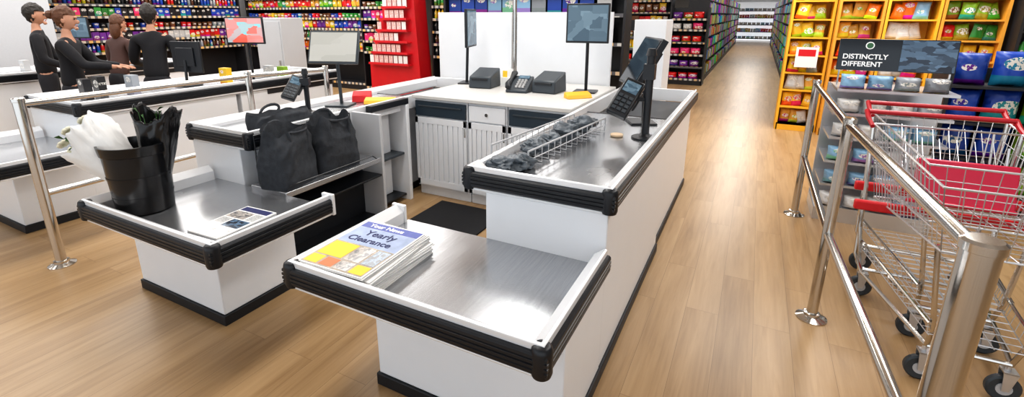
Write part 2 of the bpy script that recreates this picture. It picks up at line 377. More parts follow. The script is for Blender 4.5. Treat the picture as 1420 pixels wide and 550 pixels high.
# ------------------------------------------------------------------ bags
def bag_mesh(seed,W=.34,D=.19,H=.34):
    k=MB();nu=84;nv=26;vs=[];fs=[]
    for j in range(nv+1):
        t=j/nv
        for i in range(nu):
            a=2*pi*i/nu
            c,s_=math.cos(a),math.sin(a)
            px=math.copysign(abs(c)**.42,c)*W/2*(1-.04*t+.04*math.sin(t*pi)); py=math.copysign(abs(s_)**.42,s_)*D/2*(1-.22*t+.16*math.sin(t*pi*.9))
            z=H*t*(1-.06*abs(c)-.05*t*math.sin(a*3+seed)-.03*t*math.sin(a*5+seed*2))
            n_=noise.noise(Vector((px*6+seed*3,py*6,z*5)))
            f_=abs(noise.noise(Vector((px*11+seed*7,py*11+z*8,z*4))))
            g=1+n_*.20*(.25+t)-f_*.34*(.15+t)
            px*=1+(g-1)*.5; py*=g; z+=(n_*.03-f_*.02)*t
            vs.append((px,py,max(z,0) if t>0 else 0))
    for j in range(nv):
        for i in range(nu): fs.append((j*nu+i,j*nu+(i+1)%nu,(j+1)*nu+(i+1)%nu,(j+1)*nu+i))
    fs.append(tuple(range(nu))[::-1])
    o=nv*nu;b=len(vs)
    for i in range(nu):
        v=vs[o+i];vs.append((v[0]*.93,v[1]*.80,v[2]-.12*min(1,H/.3)))
    for i in range(nu):fs.append((o+i,o+(i+1)%nu,b+(i+1)%nu,b+i))
    fs.append(tuple(range(b,b+nu)))
    k.add(vs,fs);return k
def tote(seed,loc,rotz,label,H=.34,W=.34,D=.19):
    T=thing('tote_bag',label,'bag',loc,rotz,group='charcoal shopping bags on the packing stand')
    bag_mesh(seed,W=W,H=H,D=D).build('bag_body',BAGM,T,smooth=70)
    for sy in(-1,1):
        k=MB();y=sy*D*.38
        pts=[(-.075,y*1.12,H*.55),(-.078,y*1.15,H*.80)]
        for i in range(9):
            a=pi*i/8;h=math.sin(a);pts.append((-.078*math.cos(a)+.025*h,y*1.0+sy*.012*h,H*.93+.035*h*(1 if sy>0 else -.4)))
        pts+=[(.078,y*1.15,H*.80),(.075,y*1.12,H*.55)]
        k.tube(pts,.0095,n=6);k.build('carry_handle',BAGM,T)
tote(1,(-2.45,1.88,.602),pi/2+.25,'charcoal woven shopping bag standing open on the packing stand',.36,.33,.22)
tote(5,(-2.45,2.23,.602),pi/2-.05,'charcoal shopping bag slumped beside the counter rail',.37,.33,.22)
tote(9,(-2.79,2.12,UZ+.001),pi/2+.1,'folded charcoal shopping bag lying across the counter top',.11,.42,.22)
# ------------------------------------------------------------------ service desk
def cabinet(x0,x1,label,drawer_m,lock=False,leaves=1):
    T=thing('base_cabinet',label,'cabinet',((x0+x1)/2,3.35,0))
    w=(x1-x0)/2
    k=MB();k.box(-w,0,.09,w,.85,.895);k.build('cabinet_body',WHITE,T,bevel=.002)
    k=MB();k.box(-w,.03,0,w,.83,.09);k.build('plinth',WHITE,T,bevel=.002)
    d=MB();d.box(-w+.012,-.02,.745,w-.012,0,.875)
    dr=d.build('drawer',drawer_m,T,bevel=.004)
    if lock:
        k=MB();k.cyl((0,-.028,.81),(0,-.018,.81),.014);k.build('lock',CHROME,dr)
    else:
        k=MB();k.box(-w+.05,-.03,.83,w-.05,-.02,.842);k.build('handle',GREYP,dr,bevel=.002)
    ww=2*w/leaves
    for q in range(leaves):
        a=-w+q*ww+.006;b=a+ww-.012
        k=MB();n=max(4,int((b-a)/.055));fw=.03
        k.box(a,-.008,.11,b,0,.735)
        k.box(a,-.02,.11,a+fw,-.008,.735);k.box(b-fw,-.02,.11,b,-.008,.735);k.box(a,-.02,.68,b,-.008,.735);k.box(a,-.02,.11,b,-.008,.165)
        st=(b-a-2*fw)/n
        for i in range(n):k.box(a+fw+i*st+.007,-.019,.165,a+fw+(i+1)*st-.007,-.008,.68)
        dd=k.build('slatted_door',WHITE,T,bevel=.0015)
        k=MB();k.box(b-.016,-.034,.60,b-.006,-.02,.68);k.build('handle',CHROME,dd,bevel=.002)
cabinet(-2.60,-2.06,'white slatted base cabinet with a slate blue drawer',SLATE)
cabinet(-2.05,-1.69,'narrow white slatted base cabinet with a locked white drawer',WHITE,lock=True)
cabinet(-1.68,-1.15,'white slatted base cabinet with slate blue drawer beside the checkout',SLATE)
box('worktop',(-2.61,3.31,.897,-1.145,4.59,.93),mat('pale_grey_worktop',(.60,.59,.57),.35,var=.03),bevel=.006,label='pale grey continuous worktop over the white slatted cabinets',cat='worktop')
T=thing('desk_partition','low white partition screen behind the service worktop','partition',(-2.25,4.63,0))
k=MB();k.box(-.95,-.02,.0,-.03,.02,1.62);k.build('partition_panel',WHITE,T,bevel=.004)
k=MB();k.box(.03,-.02,.0,1.03,.02,1.62);k.build('partition_panel',WHITE,T,bevel=.004)
k=MB();k.cyl((0,-.01,0),(0,-.01,2.3),.022,n=16);k.build('steel_post',CHROME,T)
box('end_cabinet',(-1.08,4.9,0,-.78,5.3,1.55),WHITE,bevel=.006,label='tall white end cabinet behind the checkout',cat='cabinet')
box('floor_mat',(-2.30,2.66,.0,-1.68,3.28,.012),MATK,bevel=.004,label='black rubber anti-fatigue mat on the plank floor',cat='floor mat')
# ------------------------------------------------------------------ POS kit
def monitor(loc,rotz,w,h,scr,body,label,stand=.25,tilt=0,name='monitor',grp=None,th_=1.0):
    T=thing(name,label,'monitor',loc,rotz,group=grp)
    M=Matrix.Translation((0,0,stand+h/2))@Matrix.Rotation(-tilt,4,'X')
    k=MB();k.m=M;k.box(-w/2,-.012,-h/2,w/2,.014*th_,h/2);k.box(-w*.3,.014*th_,-h*.3,w*.3,.03*th_,h*.3);k.build('monitor_case',body,T,bevel=.005)
    k=MB();k.m=M;k.box(-w/2+.015,-.015,-h/2+.018,w/2-.015,-.011,h/2-.015);k.build('screen',scr,T,smooth=0)
    k=MB();k.cyl((0,.05,.01),(0,.03,stand+h*.4),.014,n=12);k.build('stand_pole',body,T)
    k=MB();k.box(-.1,-.06,0,.1,.12,.014);k.build('stand_base',body,T,bevel=.006)
    return T
monitor((-1.30,4.10,.93),.12,.37,.33,SCRBLUE,DARK,'black monitor with a blue-grey screen on the service worktop',stand=.43)
monitor((-2.50,4.15,.93),1.85,.36,.36,SCRBLUE,DARK,'dark monitor turned side-on on the service worktop',stand=.36)
monitor((-3.0,2.85,UZ),.35,.42,.27,SCRPALE,GREYP,'grey touchscreen with a painted-on pale reflection on the checkout counter',stand=.34,tilt=.35)
monitor((-.68,3.36,UZ),-1.10,.40,.36,SCREENK,DARK,'black cashier screen tilted on the checkout counter',stand=.24,tilt=.5,th_=2.2)
monitor((-5.18,3.62,.813),.45,.44,.30,SCRCOL,DARK,'customer screen showing bright red and teal pictures',stand=.46)
monitor((-5.3,3.0,UZ),3.3,.40,.32,SCREENK,DARK,'black register screen seen from behind on a counter',stand=.14)
monitor((-8.1,3.2,UZ),.5,.38,.28,SCRBLUE,DARK,'small register screen near the cashiers',stand=.42)
def printer(loc,rotz,label):
    T=thing('receipt_printer',label,'receipt printer',loc,rotz,group='receipt printers on the service worktop')
    k=MB();k.add([(-.115,-.13,0),(.115,-.13,0),(.115,.13,0),(-.115,.13,0),(-.11,-.12,.11),(.11,-.12,.11),(.11,.12,.175),(-.11,.12,.175)],[(0,1,2,3),(4,5,6,7),(0,1,5,4),(1,2,6,5),(2,3,7,6),(3,0,4,7)])
    k.build('printer_case',GREYP,T,bevel=.012)
    k=MB();k.box(-.08,-.135,.075,.08,-.125,.095);k.build('paper_slot',DARK,T,bevel=.002)
printer((-2.26,4.0,.93),.1,'dark grey receipt printer on the pale worktop')
printer((-1.60,4.0,.93),-.05,'dark grey receipt printer beside the desk phone')
T=thing('desk_phone','dark grey desk phone with handset and keypad','phone',(-1.84,3.9,.93),.1)
k=MB();k.add([(-.1,-.11,0),(.1,-.11,0),(.1,.1,0),(-.1,.1,0),(-.1,-.11,.025),(.1,-.11,.025),(.1,.1,.13),(-.1,.1,.13)],[(0,1,2,3),(4,5,6,7),(0,1,5,4),(1,2,6,5),(2,3,7,6),(3,0,4,7)]);k.build('phone_base',GREYP,T,bevel=.008)
k=MB();k.tube([(-.075,-.12,.05),(-.085,-.09,.075),(-.085,.0,.11),(-.085,.07,.15),(-.075,.1,.15)],[.022,.024,.014,.024,.022],n=10);k.build('handset',DARK,T)
k=MB()
for i in range(3):
    for j in range(4):
        x=-.02+i*.03;y=-.08+j*.03;z=.04+(y+.11)*.5
        k.box(x,y,z-.01,x+.022,y+.018,z+.008)
k.build('keypad',mat('pale_keys',(.5,.5,.5),.5,var=.05),T,kind='stuff')
k=MB();k.m=Matrix.Translation((.02,.06,.118))@Matrix.Rotation(math.radians(26.5),4,'X');k.box(-.05,-.02,-.004,.05,.025,.006);k.build('display',SCRBLUE,T)
T=thing('leaflet_holder','small holder with orange and white leaflets','leaflet holder',(-2.07,4.12,.93))
k=MB();k.box(-.06,-.04,0,.06,.04,.09);k.build('holder_box',PAPERW,T,bevel=.002)
k=MB();k.box(-.05,-.02,.02,-.005,-.01,.15);k.build('leaflet',[YINK],T);k=MB();k.box(.0,.0,.02,.05,.01,.17);k.build('leaflet',[PAPERW],T)
def wedge(loc,rotz,m,label,name='counter_sign',w=.2,d=.1,h=.05):
    k=MB();k.add([(-w/2,-d/2,0),(w/2,-d/2,0),(w/2,d/2,0),(-w/2,d/2,0),(-w/2,-d*.3,h*.6),(w/2,-d*.3,h*.6),(w/2,d*.4,h),(-w/2,d*.4,h)],[(0,1,2,3),(4,5,6,7),(0,1,5,4),(1,2,6,5),(2,3,7,6),(3,0,4,7)])
    k.build(name,m,None,bevel=.006,label=label,cat='counter sign',loc=loc,rotz=rotz)
wedge((-1.26,3.80,.93),.8,YEL,'yellow wedge-shaped sign on the service worktop',w=.22)
wedge((-2.78,3.10,UZ),.5,YEL,'yellow wedge-shaped sign beside the touchscreen on the counter',w=.26)
wedge((-2.98,3.10,UZ),.6,RED,'red handheld scanner cradle on the counter',name='scanner_cradle',w=.16,d=.1,h=.09)
def card_pole(loc,rotz,label,h=.42,tx=-.10,tz=.24,q=1.0):
    T=thing('card_terminal_stand',label,'card terminal',loc,rotz,group='card terminals on the checkouts')
    k=MB();k.lathe([(.065*q,0),(.065*q,.010),(.03*q,.016),(.022*q,.03)],n=20);k.build('stand_base',DARK,T)
    k=MB();k.cyl((0,0,.02),(0,0,h),.019*q,n=12);k.cyl((0,0,tz),(tx,-.03,tz),.014,n=8);k.cyl((0,0,h),(0,0,h+.04),.026*q,.018*q,n=12);k.box(-.035,-.03,h*.72,.03,.03,h*.9);k.build('pole',DARK,T)
    M=Matrix.Translation((tx,-.05,tz))@Matrix.Rotation(.35,4,'Y')@Matrix.Rotation(.75,4,'X')@Matrix.Scale(q,4)
    k=MB();k.m=M;k.box(-.05,-.11,-.014,.05,.11,.024);k.box(-.058,-.03,-.032,.058,.08,-.008);k.build('terminal',DARK,T,bevel=.01)
    k=MB();k.m=M;k.box(-.036,.025,.024,.036,.09,.0255);k.build('terminal_display',SCRBLUE,T)
    k=MB();k.m=M
    for i in range(3):
        for j in range(4):k.box(-.036+i*.026,-.09+j*.026,.022,-.017+i*.026,-.073+j*.026,.028)
    k.build('keypad',GREYP,T,kind='stuff')
    return T
card_pole((-.535,2.93,UZ),0,'black pole-mounted card terminal on the steel worktop',.50,tx=-.12,q=1.25)
card_pole((-2.98,2.52,UZ),.6,'black pole-mounted card terminal beside the touchscreen',.30,tx=-.08,tz=.2)
k=MB();k.lathe([(.02,0),(.038,.002),(.04,.012),(.036,.016)],n=24);k.build('round_coaster',BEIGE,None,label='small round beige disc on the steel worktop',cat='coaster',loc=(-.70,2.90,UZ))
T=thing('wire_bag_rack','chrome wire bag rack standing on the steel worktop','bag rack',(-.97,2.5,UZ),-.12)
k=MB()
for x in(-.11,.11):
    k.tube([(x,-.45,0.006),(x,-.45,.09),(x,.5,.09),(x,.5,0.006)],.005,n=6)
    k.tube([(x,-.45,.045),(x,.5,.045)],.003,n=5)
for i in range(15):
    y=-.45+i*.068;k.tube([(-.11,y,.09),(-.11,y,.006),(.11,y,.006),(.11,y,.09)],.0028,n=5)
k.build('wire_frame',GREYC,T)
def lump(seed,loc,r,label,rz=0):
    k=MB()
    def fn(q):
        n=noise.noise(q*1.3+Vector((seed*5,0,0)))*.5
        f=1-abs(noise.noise(q*2.4+Vector((seed,3,seed))))*2
        w=q*(1+n+f*.22-.2);w.z=max(w.z,-.8);return w
    k.ell((0,0,r[2]*.8),r,40,28,fn=fn)
    k.build('crumpled_bag',GBAG,None,smooth=50,label=label,cat='plastic bag',loc=loc,rotz=rz,group='grey plastic bags on the wire rack')
for i,(x,y,r) in enumerate([(-1.02,1.98,(.09,.06,.038)),(-.95,2.03,(.07,.07,.045)),(-.99,2.30,(.07,.07,.045)),(-.97,2.46,(.06,.06,.04)),(-.94,2.62,(.07,.09,.06)),(-.92,2.86,(.07,.09,.06))]):
    lump(i+1,(x,y,UZ+.009 if i>1 else UZ),r,'crumpled grey plastic bag tucked in the wire rack',i*.4)
# ------------------------------------------------------------------ newspapers
def newspaper(loc,rotz,w,d,h,seed):
    T=thing('newspaper','folded newspaper with yearly clearance advertisement on the stack' if seed==9 else 'folded newspaper in the stack on the bagging tray','newspaper',loc,rotz,group='newspapers on the bagging tray')
    k=MB()
    k.box(-w/2+.004,-d/2,0,w/2,d/2,h*.42);k.box(-w/2+.004,-d/2+.002,h*.5,w/2-.006,d/2-.002,h)
    k.cyl((-w/2+.004,-d/2,h/2),(-w/2+.004,d/2,h/2),h/2,n=8)
    k.build('pages',PAPERW,T,bevel=.001)
    return T
zz=PZ+.0005
for i in range(9):
    h=.0090
    T=newspaper((-1.345+random.uniform(-.015,.015)+.003*(8-i),1.375+random.uniform(-.015,.015),zz),random.uniform(-.07,.07) if i<8 else .03,.33,.42,h,9 if i==8 else i)
    zz+=h+.0004
z=.0092
def patch(x0,y0,x1,y1,m,name='printed_panel',zz=z):
    k=MB();k.box(x0,y0,zz-.0006,x1,y1,zz+.0003);k.build(name,m,T,smooth=0)
patch(-.158,.150,.152,.203,mat('masthead_blue',(.12,.15,.42),.6,var=.2),'masthead_panel')
patch(-.158,.0,.152,.148,mat('ad_pale_blue',(.36,.43,.60),.6,var=.35,bscale=20),'advert_panel')
patch(-.158,-.203,.152,-.002,mat('ad_column',(.42,.36,.30),.6,var=.6,bscale=35),'photo_column')
for i in range(4):
    patch(-.15+i*.077,-.195,-.15+i*.077+.066,-.135,[YINK,OINK,PHOTO2,YINK][i],'photo_panel',z+.0006)
patch(-.15,-.125,-.02,-.01,YINK,'photo_panel',z+.0006);patch(-.01,-.125,.07,-.01,PHOTO2,'photo_panel',z+.0006);patch(.08,-.125,.145,-.01,PHOTO,'photo_panel',z+.0006)
text('masthead_text','Your News',.040,(-.12,.162,z+.0006),(0,0,0),WTEXT,T,bold=.001,width=.24)
text('headline_text','Yearly',.064,(-.085,.085,z+.0006),(0,0,0),NAVY,T,bold=.0008,width=.17)
text('headline_text','Clearance',.056,(-.130,.025,z+.0006),(0,0,0),NAVY,T,bold=.0008,width=.245)
T=thing('catalogue','folded newspaper page with photos lying on the steel tray','magazine',(-2.26,1.37,PZ+.0005),.05)
k=MB();k.box(-.11,-.17,0,.11,.17,.008);k.build('pages',PAPERW,T,bevel=.001)
for (x0,y0,x1,y1,m) in((-.10,.115,.10,.16,NAVY),(-.10,.03,.03,.105,PHOTO2),(.04,.03,.10,.105,COLUMN),(-.10,-.06,-.03,.02,COLUMN),(-.02,-.06,.10,.02,PHOTO),(-.10,-.16,.0,-.07,PHOTO2),(.01,-.16,.10,-.07,COLUMN)):
    k=MB();k.box(x0,y0,.008,x1,y1,.0088);k.build('printed_panel',m,T,smooth=0)
# ------------------------------------------------------------------ flower bucket
k=MB();k.lathe([(.124,0),(.132,.008),(.137,.09),(.139,.09),(.140,.10),(.138,.10),(.143,.20),(.146,.20),(.147,.21),(.144,.21),(.149,.32),(.156,.325),(.160,.35),(.163,.375),(.152,.375),(.146,.34),(.124,.02)],n=40,caps=True)
k.build('flower_bucket',BUCK,None,smooth=40,label='glossy black ribbed flower bucket standing on the steel tray',cat='bucket',loc=(-2.862,1.27,PZ+.0005))
def bouquet(loc,tiltv,label,paper,R=.13,H=.34,n=7,green=True,wav=.05,nl=40):
    T=thing('bouquet',label,'flowers',loc,group='bouquets in the bucket')
    q=Vector((0,0,1)).rotation_difference(Vector(tiltv).normalized()).to_matrix().to_4x4()
    k=MB();k.m=q;vs=[];fs=[];nu=80;nv=20
    for j in range(nv+1):
        t=j/nv
        for i in range(nu):
            a=2*pi*i/nu
            c=noise.noise(Vector((math.cos(a)*2.2,math.sin(a)*2.2,t*3+R*40)))
            c2=abs(noise.noise(Vector((math.cos(a)*5,math.sin(a)*5,t*6+R*10))))
            r=.04+(R-.04)*t**.65*(1+wav*math.sin(a*5+t*3)+.22*c*t-.28*c2*t)
            vs.append((r*math.cos(a),r*math.sin(a)*.8,t*H+(.04*math.sin(a*2+1)+.05*c-.03*c2)*t))
    for j in range(nv):
        for i in range(nu):fs.append((j*nu+i,j*nu+(i+1)%nu,(j+1)*nu+(i+1)%nu,(j+1)*nu+i))
    k.add(vs,fs);o=k.build('wrapping_paper',paper,T,smooth=60)
    so=o.modifiers.new('s','SOLIDIFY');so.thickness=.002
    k=MB();k.m=q
    for i in range(nl):
        a=random.uniform(0,2*pi);r=random.uniform(0,R*.8);x,y=r*math.cos(a),r*math.sin(a)*.8;z0=H*.90+random.uniform(-.05,.05)
        l=random.uniform(.03,.06);dx,dy=math.cos(a)*l*.7,math.sin(a)*l*.7
        p=Vector((x,y,z0));e=p+Vector((dx,dy,l*.5));s_=Vector((-dy,dx,0)).normalized()*.010;m_=(p+e)/2+Vector((0,0,.012))
        k.add([p,m_+s_,e,m_-s_],[(0,1,2,3)])
        k.tube([(x*.2,y*.2,.1),(x,y,z0)],.0025,n=4)
    k.build('leaf_foliage',LEAF,T,kind='stuff')
    if green:
        for i in range(n):
            a=2*pi*i/n;r=R*.65;k=MB();k.m=q
            for pth in range(7):
                b=2*pi*pth/7;k.ell((r*math.cos(a)+.018*math.cos(b),r*math.sin(a)*.8+.018*math.sin(b),H+.03),(.014,.014,.009),8,6)
            k.ell((r*math.cos(a),r*math.sin(a)*.8,H+.036),(.011,.011,.009),8,6)
            k.build('flower_head',PETAL,T,smooth=60)
bouquet((-2.84,1.25,.72),(-.60,-.16,.52),'bouquet wrapped in crumpled white paper leaning out of the bucket',PAPERW,.18,.38)
bouquet((-2.83,1.33,.66),(.04,.12,1),'bouquet in a dark sleeve standing in the bucket',BUCK,.13,.44,n=5,green=False,wav=.08,nl=14)
# ------------------------------------------------------------------ rails
def rail(posts,label,zt=1.08,zl=.5,first=.03):
    T=thing('handrail',label,'railing',(posts[0][0],posts[0][1],0))
    o=Vector((posts[0][0],posts[0][1],0))
    for i,p in enumerate(posts):
        r=first if i==0 else .026
        q=Vector((p[0],p[1],0))-o
        P=thing('post','','',parent=T,loc=q)
        k=MB();k.lathe([(r,0.01),(r,1.09),(r+.004,1.092),(r+.004,1.112),(r-.004,1.118)],n=28);k.build('tube',CHROME,P,smooth=30)
        k=MB();k.lathe([(.075,0),(.075,.006),(.055,.014),(r+.012,.02),(r+.012,.035),(r,.038)],n=28);k.build('base_flange',CHROME,P)
        for a in range(3):
            k=MB();k.cyl((.055*math.cos(a*2.1),.055*math.sin(a*2.1),.008),(.055*math.cos(a*2.1),.055*math.sin(a*2.1),.018),.008,n=6);k.build('bolt',CHROME,P)
    for i in range(len(posts)-1):
        a=Vector((*posts[i],0))-o;b=Vector((*posts[i+1],0))-o
        for zz_ in(zt,zl):
            k=MB();k.cyl(a+Vector((0,0,zz_)),b+Vector((0,0,zz_)),.02,n=16);k.build('rail_bar',CHROME,T)
rail([(.505,1.365),(.45,2.81),(.45,4.40)],'polished steel crowd-control railing beside the aisle',first=.038)
rail([(-3.9,1.18),(-3.94,2.72),(-3.72,3.4)],'polished steel railing standing between checkout lanes')
# ------------------------------------------------------------------ trolley
def trolley(loc,rotz,label,flap=True):
    T=thing('shopping_trolley',label,'shopping trolley',loc,rotz,group='shopping trolleys beside the railing')
    yr,yf=.50,-.46
    def rect(t):
        wr=.26+.05*t;wf=.20+.05*t
        zr=.60+.40*t;zf=.66+.28*t
        return [(-wr,yr-.1*(1-t),zr),(-wf,yf+.03*(1-t),zf),(wf,yf+.03*(1-t),zf),(wr,yr-.1*(1-t),zr)]
    k=MB()
    for i in range(5):
        t=i/4
        k.tube(rect(t),.0055 if t in(0,1) else .0024,n=6,closed=True)
    A=[Vector(p) for p in rect(0)];B=[Vector(p) for p in rect(1)]
    for e in range(4):
        n={0:19,1:8,2:19,3:10}[e]
        for i in range(n+1):
            s_=i/n;k.tube([A[e].lerp(A[(e+1)%4],s_),B[e].lerp(B[(e+1)%4],s_)],.0020,n=5)
    for i in range(1,13):
        s_=i/13;k.tube([A[0].lerp(A[1],s_),A[3].lerp(A[2],s_)],.0020,n=5)
    for i in range(1,5):
        s_=i/5;k.tube([A[0].lerp(A[3],s_),A[1].lerp(A[2],s_)],.0026,n=5)
    k.build('wire_basket',WIRE,T)
    k=MB();k.cyl((-.32,.62,1.05),(.32,.62,1.05),.014,n=14);k.build('handle_bar',REDD,T)
    for sx in(-1,1):
        k=MB();k.tube([(sx*.32,.47,.99),(sx*.325,.58,1.02),(sx*.325,.64,1.05)],[.011,.013,.015],n=8);k.build('handle_bracket',REDD,T)
    k=MB();k.box(-.385,.20,.575,.36,.235,.63);k.build('crossbar',RED,T,bevel=.010)
    if flap:
        k=MB();k.m=Matrix.Translation((0,.10,.82))@Matrix.Rotation(-.3,4,'X');k.box(-.19,-.008,-.12,.19,.008,.10);k.box(-.19,-.03,-.125,.19,.10,-.105);k.build('seat_flap',PINK,T,bevel=.010)
    k=MB()
    for sx in(-.19,.19):k.tube([(sx,.28,.97),(sx,.22,.74),(sx*.9,.40,.62)],.006,n=6)
    for i in range(6):
        x=-.18+i*.072;k.tube([(x,.42,.96),(x,.20,.72),(x,.42,.68)],.0022,n=5)
    k.build('child_seat_frame',WIRE,T)
    k=MB()
    for sx in(-1,1):
        k.tube([(sx*.31,.50,1.0),(sx*.29,.46,.60),(sx*.29,.40,.24),(sx*.26,.32,.16),(sx*.14,-.36,.18),(sx*.15,-.40,.30),(sx*.19,-.36,.66)],.011,n=8)
        k.tube([(sx*.29,.42,.40),(sx*.26,.36,.14)],.011,n=8)
        k.tube([(sx*.27,.42,.32),(sx*.17,-.42,.32)],.007,n=6)
    k.tube([(-.26,.32,.18),(.26,.32,.18)],.010,n=8);k.tube([(-.14,-.36,.18),(.14,-.36,.18)],.010,n=8)
    k.build('chassis',CHROME,T)
    k=MB()
    for i in range(14):
        f=i/13;y=-.40+.80*f;w=.17+.10*f;k.tube([(-w,y,.32),(-w*.95,y,.26),(w*.95,y,.26),(w,y,.32)],.0022,n=5)
    for i in range(7):
        f=-1+i/3;k.tube([(f*.16,-.41,.26),(f*.255,.41,.26)],.0024,n=5)
    k.build('lower_rack',WIRE,T)
    for (x,y) in((-.25,.35),(.25,.35),(-.14,-.35),(.14,-.35)):
        c=thing('caster','','',parent=T,loc=(x,y,0))
        k=MB();k.lathe([(.02,-.012),(.052,-.015),(.060,-.009),(.060,.009),(.052,.015),(.02,.012)],n=24)
        me=[(vx,vz,vy+.060) for vx,vy,vz in k.v];k.v=me;k.build('wheel_tyre',GREYP,c,smooth=40)
        k=MB();k.cyl((0,-.017,.060),(0,.017,.060),.028,n=16);k.build('wheel_hub',GREYC,c)
        k=MB()
        for sy in(-1,1):k.add([(-.012,sy*.021,.055),(.012,sy*.021,.055),(.03,sy*.021,.145),(-.02,sy*.021,.145),(-.012,sy*.026,.055),(.012,sy*.026,.055),(.03,sy*.026,.145),(-.02,sy*.026,.145)],[(0,1,2,3),(4,5,6,7),(0,1,5,4),(1,2,6,5),(2,3,7,6),(3,0,4,7)])
        k.box(-.02,-.026,.14,.03,.026,.147);k.cyl((0,0,.145),(0,0,.18),.009,n=10);k.build('fork',WIRE,c)
    return T
trolley((.97,2.86,0),0.02,'chrome wire shopping trolley with red seat flap beside the railing')
trolley((1.02,3.22,0),0.0,'wire shopping trolley with red handle nested behind another',flap=False)
# ------------------------------------------------------------------ products
def pillow(name,w=.16,h=.22,d=.07):
    k=MB();nx,nz=8,10;vs=[];fs=[]
    for sgn in(-1,1):
        for j in range(nz+1):
            for i in range(nx+1):
                a=i/nx*2-1;b=j/nz*2-1
                t=max(0,(1-a**4))**.5*max(0,(1-b**6))**.6
                vs.append((a*w/2*(1-.05*(1-b*b)),sgn*d/2*t*(1+.15*math.sin(a*7+b*5)),(b+1)*h/2))
    n=(nx+1)*(nz+1)
    for s_ in(0,1):
        for j in range(nz):
            for i in range(nx):
                q=s_*n+j*(nx+1)+i;f=(q,q+1,q+nx+2,q+nx+1);fs.append(f if s_==0 else f[::-1])
    k.add(vs,fs);return k.mesh(name,[PACK],60,weld=True)
def carton(name,w=.13,h=.2,d=.07):
    k=MB();k.box(-w/2,-d/2,0,w/2,d/2,h);k.box(-w/2+.004,-d/2-.001,h*.995,w/2-.004,d/2,h*1.003);return k.mesh(name,[PACK],0)
def bottle(name):
    k=MB();k.lathe([(.032,0),(.036,.01),(.036,.13),(.03,.16),(.014,.19),(.013,.215)],n=14,mi=0);k.lathe([(.015,.212),(.015,.235),(.012,.238)],n=14,mi=1);return k.mesh(name,[PACK,DARK],40)
def mag(name):
    k=MB();k.box(-.1,-.006,0,.1,.006,.27);k.box(-.1,-.007,.0,-.09,.007,.27);return k.mesh(name,[PACK],0)
def tub(name):
    k=MB();k.lathe([(.05,0),(.056,.005),(.062,.11),(.066,.112),(.066,.125),(.02,.128)],n=18);return k.mesh(name,[PACK],40)
PM={'crisp_packet':(pillow('crisp_packet'),.165,'snack packet'),'carton':(carton('carton'),.135,'carton'),'bottle':(bottle('bottle'),.085,'bottle'),
 'magazine':(mag('magazine'),.22,'magazine'),'wrapped_pack':(pillow('wrapped_pack',.22,.15,.16),.23,'wrapped pack'),'tub':(tub('tub'),.14,'tub'),'bulk_bag':(pillow('bulk_bag',.30,.36,.16),.31,'bulk bag')}
CN={'r':('red',(.62,.015,.015)),'o':('orange',(.85,.19,.01)),'y':('yellow',(.88,.55,.03)),'g':('green',(.04,.30,.05)),'l':('lime green',(.28,.50,.03)),'b':('blue',(.015,.07,.42)),'c':('pale blue',(.28,.5,.72)),'w':('white',(.72,.72,.72)),'k':('black',(.015,.015,.018)),'p':('pink',(.75,.04,.18)),'v':('purple',(.16,.03,.28)),'n':('brown',(.16,.06,.02)),'s':('silver grey',(.35,.38,.42)),'d':('golden',(.75,.38,.05))}
cnt=[0]
def place(kind,M,c,group,where,sc=1.0,jit=.08):
    me,pw,cat=PM[kind];o=bpy.data.objects.new(kind,me);COL.objects.link(o)
    cname,rgb=CN[c];f=random.uniform(.65,1.1)
    o.color=(min(1,rgb[0]*f),min(1,rgb[1]*f),min(1,rgb[2]*f),1);o.matrix_world=M@Matrix.Rotation(random.uniform(-jit,jit),4,'Z')@Matrix.Scale(sc,4)
    o['label']=f"{cname} {cat} standing {where}";o['category']=cat;o['group']=group;cnt[0]+=1
    return o
def gondola(loc,rotz,W,H,depth,zs,fm,label,rows,where,zmin=0,back=True,name='shelf_unit',sc=1.0,gap=1.0,strip=True,fill=True,messy=False,sides=True):
    T=thing(name,label,'shelves',loc,rotz)
    if back:
        k=MB();k.box(-W/2,-.02,0,W/2,.02,H);k.build('back_panel',fm,T,smooth=0)
    if sides:
        for sx in(-1,1):
            k=MB();k.box(sx*W/2-.015,-depth,0,sx*W/2+.015,.02,H);k.build('side_panel',fm,T,smooth=0)
    k=MB();k.box(-W/2,-depth,0,W/2,-.02,.10);k.build('base',fm,T,smooth=0)
    R=Matrix.Translation(loc)@Matrix.Rotation(rotz,4,'Z')
    for zi,z in enumerate(zs):
        k=MB();k.box(-W/2+.015,-depth,z-.02,W/2-.015,-.02,z);sh=k.build('shelf',fm,T,smooth=0)
        if strip:
            k=MB();k.box(-W/2+.015,-depth-.006,z-.035,W/2-.015,-depth,z+.01);k.build('price_strip',STRIP,sh,smooth=0)
        if not fill or z<zmin: continue
        kind,cols=rows[zi%len(rows)]
        w_=PM[kind][1]*sc;x=-W/2+.025+w_/2;ci=random.randrange(len(cols));run=0
        while x<W/2-w_/2+.002:
            s_=sc*(random.uniform(.86,1.08) if messy else random.uniform(.9,1.03))
            M=R@Matrix.Translation((x,-depth+.075*sc+(random.uniform(-.01,.05) if messy else 0),z+.001))
            if messy: M=M@Matrix.Rotation(random.uniform(-.22,.22),4,'Y')@Matrix.Rotation(random.uniform(-.30,.10),4,'X')
            place(kind,M,cols[ci],label[:40],where,s_,.3 if messy else .08)
            run+=1
            if run>=random.choice((1,2,3)):ci=random.randrange(len(cols));run=0
            x+=w_*gap*(random.uniform(.82,1.0) if messy else random.uniform(.97,1.03))
    return T
ZS=[.14,.50,.80,1.08,1.36,1.64,1.92]
Z2=[.14,.86,1.08,1.30,1.52,1.74,1.96]
